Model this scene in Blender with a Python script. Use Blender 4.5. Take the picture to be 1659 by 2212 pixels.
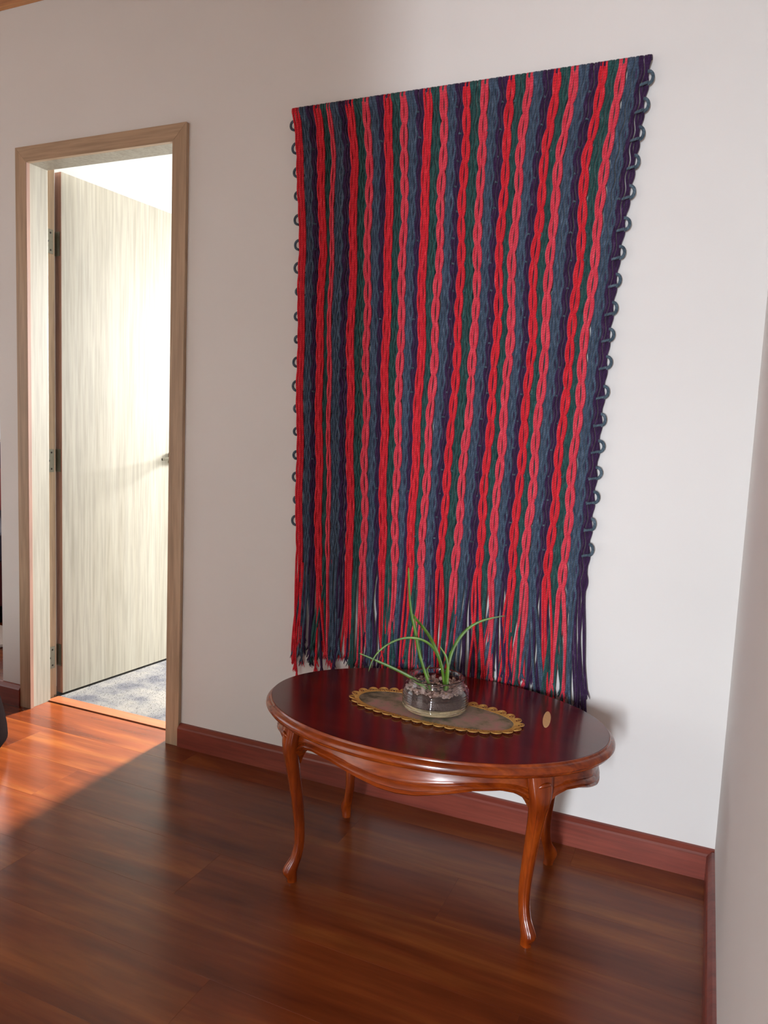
import bpy, bmesh, math, random
import numpy as np
from mathutils import Matrix, Vector
random.seed(7); rng = np.random.default_rng(7)
PI = math.pi
for o in list(bpy.data.objects): bpy.data.objects.remove(o)
SC = bpy.context.scene; COL = SC.collection

# ------------------------------------------------------------------ camera
F_PX = 1614.5
yaw, pitch, roll = -0.4062, 0.1068, 0.0428
CAM = Vector((-0.0967, -2.0671, 1.1333))
fwd = Vector((math.sin(yaw)*math.cos(pitch), math.cos(yaw)*math.cos(pitch), -math.sin(pitch)))
rt0 = Vector((math.cos(yaw), -math.sin(yaw), 0)); up0 = rt0.cross(fwd)
rt = math.cos(roll)*rt0 + math.sin(roll)*up0; up = -math.sin(roll)*rt0 + math.cos(roll)*up0
cd = bpy.data.cameras.new('camera'); cam = bpy.data.objects.new('camera', cd); COL.objects.link(cam)
cam.matrix_world = Matrix(((rt.x, up.x, -fwd.x, CAM.x), (rt.y, up.y, -fwd.y, CAM.y), (rt.z, up.z, -fwd.z, CAM.z), (0, 0, 0, 1)))
cd.sensor_fit = 'VERTICAL'; cd.sensor_height = 24.0; cd.lens = F_PX/2212*24.0; cd.clip_start = 0.02
SC.camera = cam
def ray(px, py): return rt*((px-829.5)/F_PX) + up*((1106-py)/F_PX) + fwd
def on_y(px, py, y):
    d = ray(px, py); return CAM + d*((y-CAM.y)/d.y)
def on_z(px, py, z):
    d = ray(px, py); return CAM + d*((z-CAM.z)/d.z)

# ------------------------------------------------------------------ world, lights, exposure
w = bpy.data.worlds.new('world'); SC.world = w; w.use_nodes = True
w.node_tree.nodes['Background'].inputs[0].default_value = (0.80, 0.88, 1.0, 1)
w.node_tree.nodes['Background'].inputs[1].default_value = 1.0
SC.view_settings.view_transform = 'Standard'; SC.view_settings.look = 'None'
SC.view_settings.exposure = 0.0; SC.view_settings.gamma = 1.0; SC.view_settings.use_curve_mapping = False
def area(name, loc, target, sx, sy, power, color=(1, 1, 1)):
    l = bpy.data.lights.new(name, 'AREA'); l.shape = 'RECTANGLE'; l.size = sx; l.size_y = sy
    l.energy = power; l.color = color
    o = bpy.data.objects.new(name, l); COL.objects.link(o); o.location = loc
    o.rotation_euler = (Vector(target)-Vector(loc)).to_track_quat('-Z', 'Y').to_euler()
    return o
# daylight standing just outside each window; the bedroom side lamp is an added fill
area('daylight_corridor_window', (-0.31, -4.98, 1.05), (-0.31, -4.26, 0.50), 0.27, 1.40, 215, (0.90, 0.935, 1.0))
area('daylight_bedroom_window', (-1.80, 3.48, 1.80), (-1.80, -0.3, 0.0), 0.46, 1.00, 480, (1.0, 0.975, 0.93)).data.spread = math.radians(110)
area('bedroom_side_fill', (0.48, 1.75, 1.55), (-2.4, 1.2, 1.3), 1.20, 1.10, 6, (1.0, 0.98, 0.94))  # added fill lamp, brightens the door leaf and carpet
area('daylight_left_window', (-5.38, -1.3, 1.35), (0, -1.3, 1.2), 1.70, 1.70, 17, (1.0, 0.98, 0.95))
area('daylight_hall_window', (-4.50, 2.00, 1.55), (-4.3, 0, 1.2), 1.10, 1.20, 36, (1.0, 0.97, 0.94))

# ------------------------------------------------------------------ materials
def srgb(r, g, b):
    f = lambda c: ((c/255+0.055)/1.055)**2.4 if c/255 > 0.04045 else c/255/12.92
    return (f(r), f(g), f(b), 1)
class NT:
    def __init__(s, name):
        s.m = bpy.data.materials.new(name); s.m.use_nodes = True; s.t = s.m.node_tree
        s.b = s.t.nodes['Principled BSDF']
    def n(s, typ, **kw):
        x = s.t.nodes.new(typ)
        for k, v in kw.items():
            if k in x.inputs: x.inputs[k].default_value = v
            else: setattr(x, k, v)
        return x
    def l(s, a, b): s.t.links.new(a, b)
    def ramp(s, fac, stops):
        r = s.n('ShaderNodeValToRGB'); e = r.color_ramp.elements
        while len(e) < len(stops): e.new(0.5)
        for el, (p, c) in zip(e, stops): el.position = p; el.color = c
        s.l(fac, r.inputs[0]); return r.outputs[0]
    def bump(s, h, strength, dist=0.002):
        b = s.n('ShaderNodeBump'); b.inputs['Strength'].default_value = strength; b.inputs['Distance'].default_value = dist
        s.l(h, b.inputs['Height']); s.l(b.outputs[0], s.b.inputs['Normal'])
    def coords(s, scale=(1, 1, 1), kind='Object', rand=False):
        tc = s.n('ShaderNodeTexCoord'); mp = s.n('ShaderNodeMapping'); mp.inputs['Scale'].default_value = scale
        s.l(tc.outputs[kind], mp.inputs[0])
        if rand:
            oi = s.n('ShaderNodeObjectInfo'); mm = s.n('ShaderNodeMath', operation='MULTIPLY'); mm.inputs[1].default_value = 37.0
            s.l(oi.outputs['Random'], mm.inputs[0]); cx = s.n('ShaderNodeCombineXYZ')
            for i in range(3): s.l(mm.outputs[0], cx.inputs[i])
            s.l(cx.outputs[0], mp.inputs['Location'])
        return mp.outputs[0]
    def mix(s, fac, a, b, mode='MIX'):
        m = s.n('ShaderNodeMix', data_type='RGBA', blend_type=mode)
        for k, v in ((0, fac), (6, a), (7, b)):
            if isinstance(v, (tuple, float, int)): m.inputs[k].default_value = v
            else: s.l(v, m.inputs[k])
        return m.outputs[2]

def mat_wall(name, c):
    t = NT(name); v = t.coords(); n = t.n('ShaderNodeTexNoise', Scale=2.0, Detail=2.0); t.l(v, n.inputs['Vector'])
    t.l(t.ramp(n.outputs[0], [(0.3, tuple(x*0.97 for x in c[:3])+(1,)), (0.7, c)]), t.b.inputs['Base Color'])
    n2 = t.n('ShaderNodeTexNoise', Scale=170.0, Detail=4.0); t.l(v, n2.inputs['Vector']); t.bump(n2.outputs[0], 0.12, 0.001)
    t.b.inputs['Roughness'].default_value = 0.85; return t.m
def mat_plain(name, c, rough=0.5, metal=0.0, spec=0.5):
    t = NT(name); v = t.coords((40, 40, 40)); n = t.n('ShaderNodeTexNoise', Scale=3.0); t.l(v, n.inputs['Vector'])
    t.l(t.ramp(n.outputs[0], [(0.3, tuple(x*0.9 for x in c[:3])+(1,)), (0.7, c)]), t.b.inputs['Base Color'])
    t.b.inputs['Roughness'].default_value = rough; t.b.inputs['Metallic'].default_value = metal
    t.b.inputs['Specular IOR Level'].default_value = spec; return t.m
def mat_wood(name, dark, mid, light, stretch=(1.2, 14, 14), rough=0.35, coat=0.0, rand=True, contrast=1.0, kind='Object', bump=0.15, spec=0.5):
    t = NT(name); v = t.coords(stretch, kind, rand)
    n = t.n('ShaderNodeTexNoise', Scale=1.0, Detail=5.0, Roughness=0.55, Distortion=0.6); t.l(v, n.inputs['Vector'])
    a = 0.5-0.22/contrast; b = 0.5+0.22/contrast
    c = t.ramp(n.outputs[0], [(a, dark), (0.5, mid), (b, light)])
    n2 = t.n('ShaderNodeTexNoise', Scale=5.0, Detail=3.0); t.l(v, n2.inputs['Vector'])
    f = t.ramp(n2.outputs[0], [(0.35, (0.80, 0.80, 0.80, 1)), (0.6, (1, 1, 1, 1))])
    c = t.mix(1.0, c, f, 'MULTIPLY')
    t.l(c, t.b.inputs['Base Color'])
    t.b.inputs['Roughness'].default_value = rough; t.b.inputs['Coat Weight'].default_value = coat
    t.b.inputs['Coat Roughness'].default_value = 0.12; t.b.inputs['Specular IOR Level'].default_value = spec
    t.bump(n2.outputs[0], bump, 0.0006); return t.m
def mat_yarn(name, c, c2, twist=150.0):
    t = NT(name); uv = t.n('ShaderNodeUVMap'); uv.uv_map = 'uv'
    sp = t.n('ShaderNodeSeparateXYZ'); t.l(uv.outputs[0], sp.inputs[0])
    m1 = t.n('ShaderNodeMath', operation='MULTIPLY'); m1.inputs[1].default_value = twist; t.l(sp.outputs[1], m1.inputs[0])
    m2 = t.n('ShaderNodeMath', operation='MULTIPLY'); m2.inputs[1].default_value = 2.0; t.l(sp.outputs[0], m2.inputs[0])
    ad = t.n('ShaderNodeMath', operation='ADD'); t.l(m1.outputs[0], ad.inputs[0]); t.l(m2.outputs[0], ad.inputs[1])
    pp = t.n('ShaderNodeMath', operation='PINGPONG'); pp.inputs[1].default_value = 0.5; t.l(ad.outputs[0], pp.inputs[0])
    v = t.coords((60, 60, 25), 'Object', True); n = t.n('ShaderNodeTexNoise', Scale=2.0, Detail=4.0); t.l(v, n.inputs['Vector'])
    col = t.ramp(n.outputs[0], [(0.3, c), (0.62, c2), (0.86, tuple(min(1, x*1.5+0.06) for x in c2[:3])+(1,))])
    gro = t.ramp(pp.outputs[0], [(0.0, (0.6, 0.6, 0.6, 1)), (0.22, (1, 1, 1, 1))])
    col = t.mix(1.0, col, gro, 'MULTIPLY'); t.l(col, t.b.inputs['Base Color'])
    t.b.inputs['Roughness'].default_value = 0.8; t.b.inputs['Sheen Weight'].default_value = 0.25
    t.b.inputs['Sheen Roughness'].default_value = 0.4; t.b.inputs['Specular IOR Level'].default_value = 0.25
    t.bump(pp.outputs[0], 0.5, 0.0012); return t.m

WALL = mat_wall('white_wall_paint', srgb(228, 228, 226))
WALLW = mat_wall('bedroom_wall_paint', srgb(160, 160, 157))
FLOORW = mat_wood('cherry_laminate', srgb(80, 32, 15), srgb(118, 56, 25), srgb(154, 90, 40), (1.0, 9, 9), 0.25, 0.0, True, 0.75, bump=0.05, spec=0.38)
BASEW = mat_wood('cherry_baseboard', srgb(106, 46, 36), srgb(130, 60, 47), srgb(148, 74, 58), (1.5, 22, 22), 0.35, 0.1, True)
THRW = mat_wood('threshold_wood', srgb(128, 70, 40), srgb(146, 84, 50), srgb(158, 96, 60), (1.5, 22, 22), 0.4)
CEILW = mat_wood('pine_ceiling_board', srgb(176, 110, 60), srgb(206, 142, 86), srgb(220, 164, 108), (2, 25, 25), 0.5)
TRIMW = mat_wood('taupe_door_trim', srgb(168, 143, 116), srgb(184, 158, 130), srgb(196, 172, 144), (22, 22, 1.2), 0.5, bump=0.1)
TRIME = mat_wood('trim_cut_edge', srgb(138, 100, 84), srgb(152, 112, 94), srgb(160, 120, 100), (22, 22, 1.2), 0.6, bump=0.1)
TRIMH = mat_wood('taupe_door_trim_across', srgb(168, 143, 116), srgb(184, 158, 130), srgb(196, 172, 144), (1.2, 22, 22), 0.5, bump=0.1)
LEAFW = mat_wood('whitewashed_door_laminate', srgb(148, 142, 127), srgb(158, 153, 140), srgb(168, 164, 152), (20, 20, 0.9), 0.45, rand=False, contrast=0.8, bump=0.1)
TABW = mat_wood('mahogany_lacquer', srgb(94, 31, 7), srgb(134, 54, 12), srgb(160, 74, 19), (5, 30, 30), 0.24, 0.25, True)
LEGW = mat_wood('mahogany_leg_lacquer', srgb(94, 31, 7), srgb(134, 54, 12), srgb(160, 74, 19), (30, 30, 5), 0.24, 0.25, True)
TOPW = mat_wood('mahogany_lacquer_shade_tone', srgb(70, 14, 9), srgb(88, 20, 12), srgb(104, 27, 15), (3, 22, 22), 0.20, 0.25, False)  # same lacquer as apron and legs; dim look of the top put into the colour
STEEL = mat_plain('brushed_steel', srgb(150, 144, 128), 0.4, 1.0)
GOLD = mat_plain('gold_metallic_cord', srgb(212, 168, 92), 0.42, 0.4)
WHITEP = mat_plain('white_dowel', srgb(225, 215, 210), 0.6)
RED_A = mat_yarn('red_yarn', srgb(192, 22, 40), srgb(222, 42, 58))
RED_B = mat_yarn('coral_yarn', srgb(202, 44, 66), srgb(226, 74, 92))
TEAL = mat_yarn('teal_yarn', srgb(26, 58, 60), srgb(46, 90, 88))
BLUE = mat_yarn('slate_blue_yarn', srgb(44, 60, 80), srgb(76, 96, 118))
PURP = mat_yarn('purple_yarn', srgb(40, 18, 52), srgb(60, 34, 76))
WEFT = mat_yarn('grey_blue_weft_yarn', srgb(52, 70, 84), srgb(88, 108, 122), 130)

# ------------------------------------------------------------------ object helpers
def link(name, me, m, parent=None):
    o = bpy.data.objects.new(name, me); COL.objects.link(o)
    if m is not None:
        for x in (m if isinstance(m, (list, tuple)) else [m]): me.materials.append(x)
    if parent is not None: o.parent = parent
    return o
def smooth(me, angle=None):
    me.polygons.foreach_set('use_smooth', [True]*len(me.polygons))
    if angle is not None:
        me.set_sharp_from_angle(angle=angle)
def mesh(name, V, Fc, m, parent=None, sm=False, ang=None):
    me = bpy.data.meshes.new(name); me.from_pydata([tuple(v) for v in V], [], Fc); me.update()
    if sm: smooth(me, ang)
    return link(name, me, m, parent)
def bm_obj(name, bm, m, parent=None, sm=False, ang=0.6):
    bmesh.ops.recalc_face_normals(bm, faces=bm.faces)
    me = bpy.data.meshes.new(name); bm.to_mesh(me); bm.free()
    if sm: smooth(me, ang)
    return link(name, me, m, parent)
def box_bm(bm, x0, x1, y0, y1, z0, z1, bev=0.0):
    r = bmesh.ops.create_cube(bm, size=1.0)
    for v in r['verts']:
        v.co = Vector((x0+(v.co.x+.5)*(x1-x0), y0+(v.co.y+.5)*(y1-y0), z0+(v.co.z+.5)*(z1-z0)))
    if bev:
        es = list({e for v in r['verts'] for e in v.link_edges})
        bmesh.ops.bevel(bm, geom=es, offset=bev, segments=2, affect='EDGES', profile=0.6)
def box(name, b, m, parent=None, bev=0.0):
    bm = bmesh.new(); box_bm(bm, *b, bev); return bm_obj(name, bm, m, parent)
def boxes(name, bs, m, parent=None, bev=0.0):
    bm = bmesh.new()
    for b in bs: box_bm(bm, *b, bev)
    return bm_obj(name, bm, m, parent)
def extrude_poly(name, pts, axis, a0, a1, m, parent=None):
    """pts in the two other axes (for axis x: (y,z); y: (x,z); z: (x,y))"""
    n = len(pts); V = []
    for a in (a0, a1):
        for p, q in pts:
            V.append({'x': (a, p, q), 'y': (p, a, q), 'z': (p, q, a)}[axis])
    Fc = [list(range(n))[::-1], list(range(n, 2*n))]+[[i, (i+1) % n, n+(i+1) % n, n+i] for i in range(n)]
    bm = bmesh.new(); vs = [bm.verts.new(v) for v in V]
    for f in Fc: bm.faces.new([vs[i] for i in f])
    return bm_obj(name, bm, m, parent)
def tube_data(P, R, sides=6, basis='z', tip=True, sq=None):
    """P (N,3) centres, R (N,) radii; cross-section plane fixed by basis or following the path ('f')"""
    P = np.asarray(P, float); N = len(P); R = np.broadcast_to(np.asarray(R, float), (N,))
    if basis == 'z': A = np.tile([1., 0, 0], (N, 1)); B = np.tile([0, 1., 0], (N, 1))
    elif basis == 'x': A = np.tile([0, 1., 0], (N, 1)); B = np.tile([0, 0, 1.], (N, 1))
    else:
        T = np.gradient(P, axis=0); T /= np.linalg.norm(T, axis=1)[:, None]+1e-12
        a = np.cross(T[0], [0.31, 0.22, 0.93]); a /= np.linalg.norm(a); A = np.zeros_like(P)
        for i in range(N):
            a = a-T[i]*(a@T[i]); a /= np.linalg.norm(a); A[i] = a
        B = np.cross(T, A)
    th = np.arange(sides)*2*PI/sides
    ring = A[:, None, :]*np.cos(th)[None, :, None]+B[:, None, :]*np.sin(th)[None, :, None]*(sq if sq else 1)
    V = (P[:, None, :]+ring*R[:, None, None]).reshape(-1, 3)
    i = np.arange(N-1)[:, None]*sides; j = np.arange(sides)[None, :]; k = (j+1) % sides
    Fq = np.stack([i+j, i+k, i+sides+k, i+sides+j], -1).reshape(-1, 4)
    s = np.concatenate([[0], np.cumsum(np.linalg.norm(np.diff(P, axis=0), axis=1))])
    u0 = np.broadcast_to(j/sides, (N-1, sides)); u1 = u0+1/sides
    v0 = np.broadcast_to(s[:-1, None], (N-1, sides)); v1 = np.broadcast_to(s[1:, None], (N-1, sides))
    UV = np.stack([np.stack([u0, v0], -1), np.stack([u1, v0], -1), np.stack([u1, v1], -1), np.stack([u0, v1], -1)], 2).reshape(-1, 2)
    return V, Fq, UV
def tubes(name, lst, m, parent=None):
    """lst of (V,F,UV) joined into one mesh with a uv layer"""
    Vs, Fs, Us = [], [], []; o = 0
    for V, Fq, UV in lst: Vs.append(V); Fs.append(Fq+o); Us.append(UV); o += len(V)
    V = np.concatenate(Vs); Fq = np.concatenate(Fs); UV = np.concatenate(Us)
    me = bpy.data.meshes.new(name); me.vertices.add(len(V)); me.vertices.foreach_set('co', V.astype('f').ravel())
    me.loops.add(len(Fq)*4); me.loops.foreach_set('vertex_index', Fq.astype('i').ravel())
    me.polygons.add(len(Fq)); me.polygons.foreach_set('loop_start', np.arange(len(Fq), dtype='i')*4)
    me.update(calc_edges=True); me.polygons.foreach_set('use_smooth', [True]*len(Fq))
    ul = me.uv_layers.new(name='uv'); ul.data.foreach_set('uv', UV.astype('f').ravel())
    return link(name, me, m, parent)
def lathe(name, prof, m, parent=None, seg=48, loc=(0, 0, 0), ang=0.7):
    V = []; Fc = []
    for r, z in prof:
        for i in range(seg): a = 2*PI*i/seg; V.append((loc[0]+r*math.cos(a), loc[1]+r*math.sin(a), loc[2]+z))
    for j in range(len(prof)-1):
        for i in range(seg):
            k = (i+1) % seg; Fc.append((j*seg+i, j*seg+k, (j+1)*seg+k, (j+1)*seg+i))
    bm = bmesh.new(); vs = [bm.verts.new(v) for v in V]
    for f in Fc: bm.faces.new([vs[i] for i in f])
    bmesh.ops.remove_doubles(bm, verts=bm.verts, dist=1e-6)
    return bm_obj(name, bm, m, parent, True, ang)
def empty(name, loc=(0, 0, 0)):
    o = bpy.data.objects.new(name, None); COL.objects.link(o); o.location = loc; o.empty_display_size = 0.1; return o
def tag(o, label=None, cat=None, group=None, kind=None):
    if label: o['label'] = label
    if cat: o['category'] = cat
    if group: o['group'] = group
    if kind: o['kind'] = kind
    return o
def struct(o, label=None, cat=None): return tag(o, label, cat, None, 'structure')
def at(o, loc):
    """children are modelled in world space: shift them under an Empty standing at loc"""
    o.location = loc
    for c in o.children: c.location = Vector(c.location)-Vector(loc)

# ------------------------------------------------------------------ room shell
H = 2.60
XL, XE = -5.2, -2.61            # far left wall, end corner of the back wall
DX0, DX1 = -2.482, -1.755       # rough opening
WT = 0.13
wb = boxes('wall_back', [(XE, DX0, 0, WT, 0, H), (DX0, DX1, 0, WT, 2.09, H), (DX1, 0.0, 0, WT, 0, H)], WALL)
struct(wb, 'white painted wall with the doorway and the striped hanging', 'wall')
wr = box('wall_right', (0.0, 0.1, -4.5, WT, 0, H), WALL); struct(wr, 'plain white wall at the right edge', 'wall')
wf = boxes('wall_front', [(XL, -0.62, -2.80, -2.70, 0, H)], WALL); struct(wf, 'white wall behind the viewer', 'wall')
wc = box('wall_corridor', (-0.72, -0.62, -4.5, -2.80, 0, H), WALL); struct(wc, 'white corridor wall behind the viewer', 'wall')
we = boxes('wall_corridor_end', [(-0.72, -0.46, -4.60, -4.50, 0, H), (-0.16, 0.1, -4.60, -4.50, 0, H), (-0.46, -0.16, -4.60, -4.50, 0, 0.33), (-0.46, -0.16, -4.60, -4.50, 1.67, H)], WALL)
struct(we, 'white corridor end wall around a narrow window', 'wall')
wl = boxes('wall_left', [(XL-.1, XL, -2.8, -2.2, 0, H), (XL-.1, XL, -0.4, 1.9, 0, H), (XL-.1, XL, -2.2, -0.4, 0, 0.45), (XL-.1, XL, -2.2, -0.4, 2.25, H)], WALL)
struct(wl, 'white wall with a wide window far left', 'wall')
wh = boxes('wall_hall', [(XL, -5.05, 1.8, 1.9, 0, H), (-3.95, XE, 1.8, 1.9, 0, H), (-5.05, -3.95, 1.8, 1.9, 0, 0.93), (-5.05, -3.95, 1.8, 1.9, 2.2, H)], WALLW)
struct(wh, 'white hall wall with a window beyond the wall end', 'wall')
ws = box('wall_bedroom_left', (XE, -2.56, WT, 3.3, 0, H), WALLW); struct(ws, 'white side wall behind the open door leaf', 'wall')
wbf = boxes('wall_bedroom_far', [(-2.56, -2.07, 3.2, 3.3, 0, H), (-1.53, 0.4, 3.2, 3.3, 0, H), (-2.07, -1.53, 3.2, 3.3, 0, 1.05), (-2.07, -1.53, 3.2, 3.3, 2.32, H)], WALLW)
struct(wbf, 'white far wall of the bright room', 'wall')
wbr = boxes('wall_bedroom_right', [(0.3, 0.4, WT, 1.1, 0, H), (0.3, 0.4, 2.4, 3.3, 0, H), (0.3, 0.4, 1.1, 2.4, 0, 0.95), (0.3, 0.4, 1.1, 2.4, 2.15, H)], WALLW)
struct(wbr, 'white right wall of the bright room', 'wall')
# windows: frame and muntin bars
def window(name, plane, a0, a1, z0, z1, p, bars_h, bars_v, label):
    e = empty(name); m = WHITEP; t = 0.03
    def seg(nm, u0, u1, v0, v1):
        b = (u0, u1, p-t/2, p+t/2, v0, v1) if plane == 'y' else (p-t/2, p+t/2, u0, u1, v0, v1)
        return box(nm, b, m, e, 0.002)
    f = 0.03
    seg('frame_rail', a0, a1, z0, z0+f); seg('frame_rail', a0, a1, z1-f, z1)
    seg('frame_stile', a0, a0+f, z0+f, z1-f); seg('frame_stile', a1-f, a1, z0+f, z1-f)
    for k in range(bars_h):
        z = z0+(z1-z0)*(k+1)/(bars_h+1); seg('glazing_bar', a0+f, a1-f, z-.010, z+.010)
    for k in range(bars_v):
        a = a0+(a1-a0)*(k+1)/(bars_v+1); seg('glazing_bar', a-.012, a+.012, z0+f, z1-f)
    struct(e, label, 'window'); return e
window('window_1', 'y', -0.46, -0.16, 0.33, 1.67, -4.52, 5, 0, 'narrow tall window at the corridor end')
window('window_2', 'x', -2.2, -0.4, 0.45, 2.25, XL-.05, 1, 2, 'wide window in the far left wall')
window('window_3', 'y', -5.05, -3.95, 0.93, 2.2, 1.85, 0, 1, 'hall window beyond the wall end')
window('window_4', 'y', -2.07, -1.53, 1.05, 2.32, 3.25, 1, 0, 'window in the far wall of the bright room')
window('added_window', 'x', 1.1, 2.4, 0.95, 2.15, 0.35, 0, 1, 'added unseen window in the right wall of the bright room')  # unseen window added to go with the side fill lamp

# floor: substrate + individual laminate planks
fl = empty('floor'); struct(fl, 'glossy red brown laminate plank floor', 'floor')
box('subfloor', (XL, 0.0, -4.5, 0.078, -0.05, -0.009), mat_plain('dark_subfloor', srgb(40, 18, 12), 0.9), fl)
PW, PL = 0.192, 1.29
pm = {}
def plank_mesh(lx, ly):
    key = (round(lx, 3), round(ly, 3))
    if key not in pm:
        bm = bmesh.new(); box_bm(bm, 0, lx-0.00015, 0, ly-0.00015, -0.008, 0)
        es = [e for e in bm.edges if all(v.co.z > -0.001 for v in e.verts)]
        bmesh.ops.bevel(bm, geom=es, offset=0.00022, segments=1, affect='EDGES')
        bmesh.ops.recalc_face_normals(bm, faces=bm.faces)
        me = bpy.data.meshes.new('plank'); bm.to_mesh(me); bm.free(); me.materials.append(FLOORW); pm[key] = me
    return pm[key]
row = 0; y1 = 0.076
while y1 > -2.75:
    y0 = y1-PW; x = 0.0-[0.35, 0.95, 0.6, 1.2][row % 4]; x1 = 0.0
    xmin = XL if y1 < 0.01 else -5.2
    while x1 > XL+0.01:
        x0 = max(x, XL); lx = x1-x0
        if y1 > 0.01 and False: pass
        o = bpy.data.objects.new('plank', plank_mesh(lx, PW)); COL.objects.link(o); o.parent = fl; o.location = (x0, y0, 0)
        x1 = x0; x = x0-PL
    y1 = y0; row += 1
cf = box('corridor_floor_strip', (-0.62, 0.0, -4.5, y1, -0.009, 0), FLOORW, fl)
hf = box('floor_hall', (XL, XE, 0.0765, 1.8, -0.05, 0), FLOORW); struct(hf, 'laminate floor of the hall beyond the wall end', 'floor')
# threshold strip + carpet
th = box('trim_threshold', (-2.46, -1.77, 0.078, 0.135, -0.01, 0.004), THRW, None, 0.002); struct(th, 'orange brown threshold strip in the doorway', 'trim')
def mat_carpet():
    t = NT('mottled_grey_carpet'); v = t.coords((1, 1, 1)); n = t.n('ShaderNodeTexNoise', Scale=5.0, Detail=6.0, Roughness=0.65); t.l(v, n.inputs['Vector'])
    t.l(t.ramp(n.outputs[0], [(0.38, srgb(80, 80, 85)), (0.48, srgb(100, 99, 99)), (0.60, srgb(114, 111, 107))]), t.b.inputs['Base Color'])
    t.b.inputs['Roughness'].default_value = 1.0; t.b.inputs['Specular IOR Level'].default_value = 0.0; return t.m
CARP = mat_carpet()
fb = box('floor_bedroom', (-2.56, 0.3, 0.135, 3.2, -0.05, -0.004), mat_plain('bedroom_screed', srgb(150, 148, 144), 0.9), None); struct(fb, 'bedroom floor below the carpet', 'floor')
# carpet pile: many little upright fibres around a soft base
N = 40000
X = rng.uniform(-2.45, -1.3, N); Y = rng.uniform(0.137, 1.6, N); hgt = rng.uniform(0.002, 0.006, N); a = rng.uniform(0, 2*PI, N)
lean = rng.normal(0, .003, (N, 2)); r = 0.0011
Vc = np.zeros((N, 3, 3)); Vc[:, 0] = np.stack([X-r*np.cos(a), Y-r*np.sin(a), np.zeros(N)], 1); Vc[:, 1] = np.stack([X+r*np.cos(a), Y+r*np.sin(a), np.zeros(N)], 1)
Vc[:, 2] = np.stack([X+lean[:, 0], np.maximum(Y+lean[:, 1], .1365), hgt], 1)
me = bpy.data.meshes.new('carpet'); V = np.concatenate([Vc.reshape(-1, 3), [[-2.555, .1365, .002], [.29, .1365, .002], [.29, 3.19, .002], [-2.555, 3.19, .002]]])
me.from_pydata(V.tolist(), [], [[3*i, 3*i+1, 3*i+2] for i in range(N)]+[[3*N, 3*N+1, 3*N+2, 3*N+3]]); me.update()
cpt = link('carpet', me, CARP); tag(cpt, 'mottled grey and cream fluffy carpet through the doorway', 'carpet', None, 'stuff')

# ceiling boards
ce = empty('ceiling'); struct(ce, 'varnished orange wooden plank ceiling', 'ceiling')
box('ceiling_deck', (XL-.1, 0.1, -4.6, 1.9, H, H+0.06), CEILW, ce)
bw = 0.12; bme = None; yy = 0.0
while yy > -2.7:
    if bme is None:
        bm = bmesh.new(); box_bm(bm, XL, 0.0, -bw+0.004, 0, -0.012, 0, 0.0025); bmesh.ops.recalc_face_normals(bm, faces=bm.faces)
        bme = bpy.data.meshes.new('board'); bm.to_mesh(bme); bm.free(); bme.materials.append(CEILW)
    o = bpy.data.objects.new('board', bme); COL.objects.link(o); o.parent = ce; o.location = (0, yy, H); yy -= bw
cb = box('ceiling_bedroom', (-2.56, 0.4, WT, 3.3, 2.45, 2.5), WALLW); struct(cb, 'white ceiling of the bright room', 'ceiling')

# baseboards
BP = [(0, 0), (-0.019, 0), (-0.019, 0.066), (-0.016, 0.071), (-0.007, 0.080), (0, 0.0815)]   # (depth, z)
b1 = extrude_poly('baseboard_back', BP, 'x', -1.733, 0.0, BASEW); struct(b1, 'reddish wooden baseboard under the hanging', 'baseboard')
b2 = extrude_poly('baseboard_left', BP, 'x', XE-0.02, -2.502, BASEW); struct(b2, 'short reddish baseboard left of the door', 'baseboard')
b3 = extrude_poly('baseboard_right', [(d, z) for d, z in BP], 'y', -4.5, -0.019, BASEW); struct(b3, 'reddish baseboard running along the right wall', 'baseboard')
b4 = extrude_poly('baseboard_hall', [(XE+d, z) for d, z in [(0, 0), (-.019, 0), (-.019, .066), (-.007, .080), (0, .0815)]], 'y', 0.0, 1.8, BASEW); struct(b4, 'baseboard of the hall side wall', 'baseboard')

# ------------------------------------------------------------------ door frame (trim_1) and door leaf (door_1)
tr = empty('trim_1'); struct(tr, 'taupe wooden door frame around the open doorway', 'door frame')
cw = 0.055; YF = -0.014
def casing(x0, x1, z0, z1, pts): return extrude_poly('casing', pts, 'y', YF, 0.0, TRIMW, tr)
casing(0, 0, 0, 0, [(-2.500, 0.0), (-2.447, 0.0), (-2.447, 2.046), (-2.500, 2.101)])
casing(0, 0, 0, 0, [(-1.788, 0.0), (-1.732, 0.0), (-1.732, 2.101), (-1.788, 2.046)])
casing(0, 0, 0, 0, [(-2.4995, 2.1013), (-2.4465, 2.0467), (-1.7885, 2.0467), (-1.7325, 2.1013)]).data.materials[0] = TRIMH
box('casing_edge', (-2.447, -2.4445, YF, 0.001, 0, 2.046), TRIME, tr)
j = box('jamb', (-2.462, -2.450, 0.001, 0.086, 0, 2.05), LEAFW, tr, 0.0006)
j2 = box('jamb', (-2.481, -2.464, 0.001, WT, 0, 2.09), TRIMW, tr)
box('jamb', (-1.788, -1.770, 0.001, WT, 0, 2.09), LEAFW, tr)
box('jamb', (-1.800, -1.788, 0.001, 0.086, 0, 2.05), LEAFW, tr, 0.0006)
box('head_jamb', (-2.464, -1.788, 0.001, WT, 2.074, 2.089), TRIMW, tr)
box('head_stop', (-2.462, -1.788, 0.001, 0.086, 2.050, 2.074), LEAFW, tr)
dr = empty('door_1'); struct(dr, 'whitewashed wooden door leaf standing open into the bright room', 'door')
ang = math.radians(85.0); HX, HY = -2.450, 0.150
dv = Vector((math.cos(ang), math.sin(ang), 0)); nv = Vector((-math.sin(ang), math.cos(ang), 0))   # along the leaf, towards its back
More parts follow.
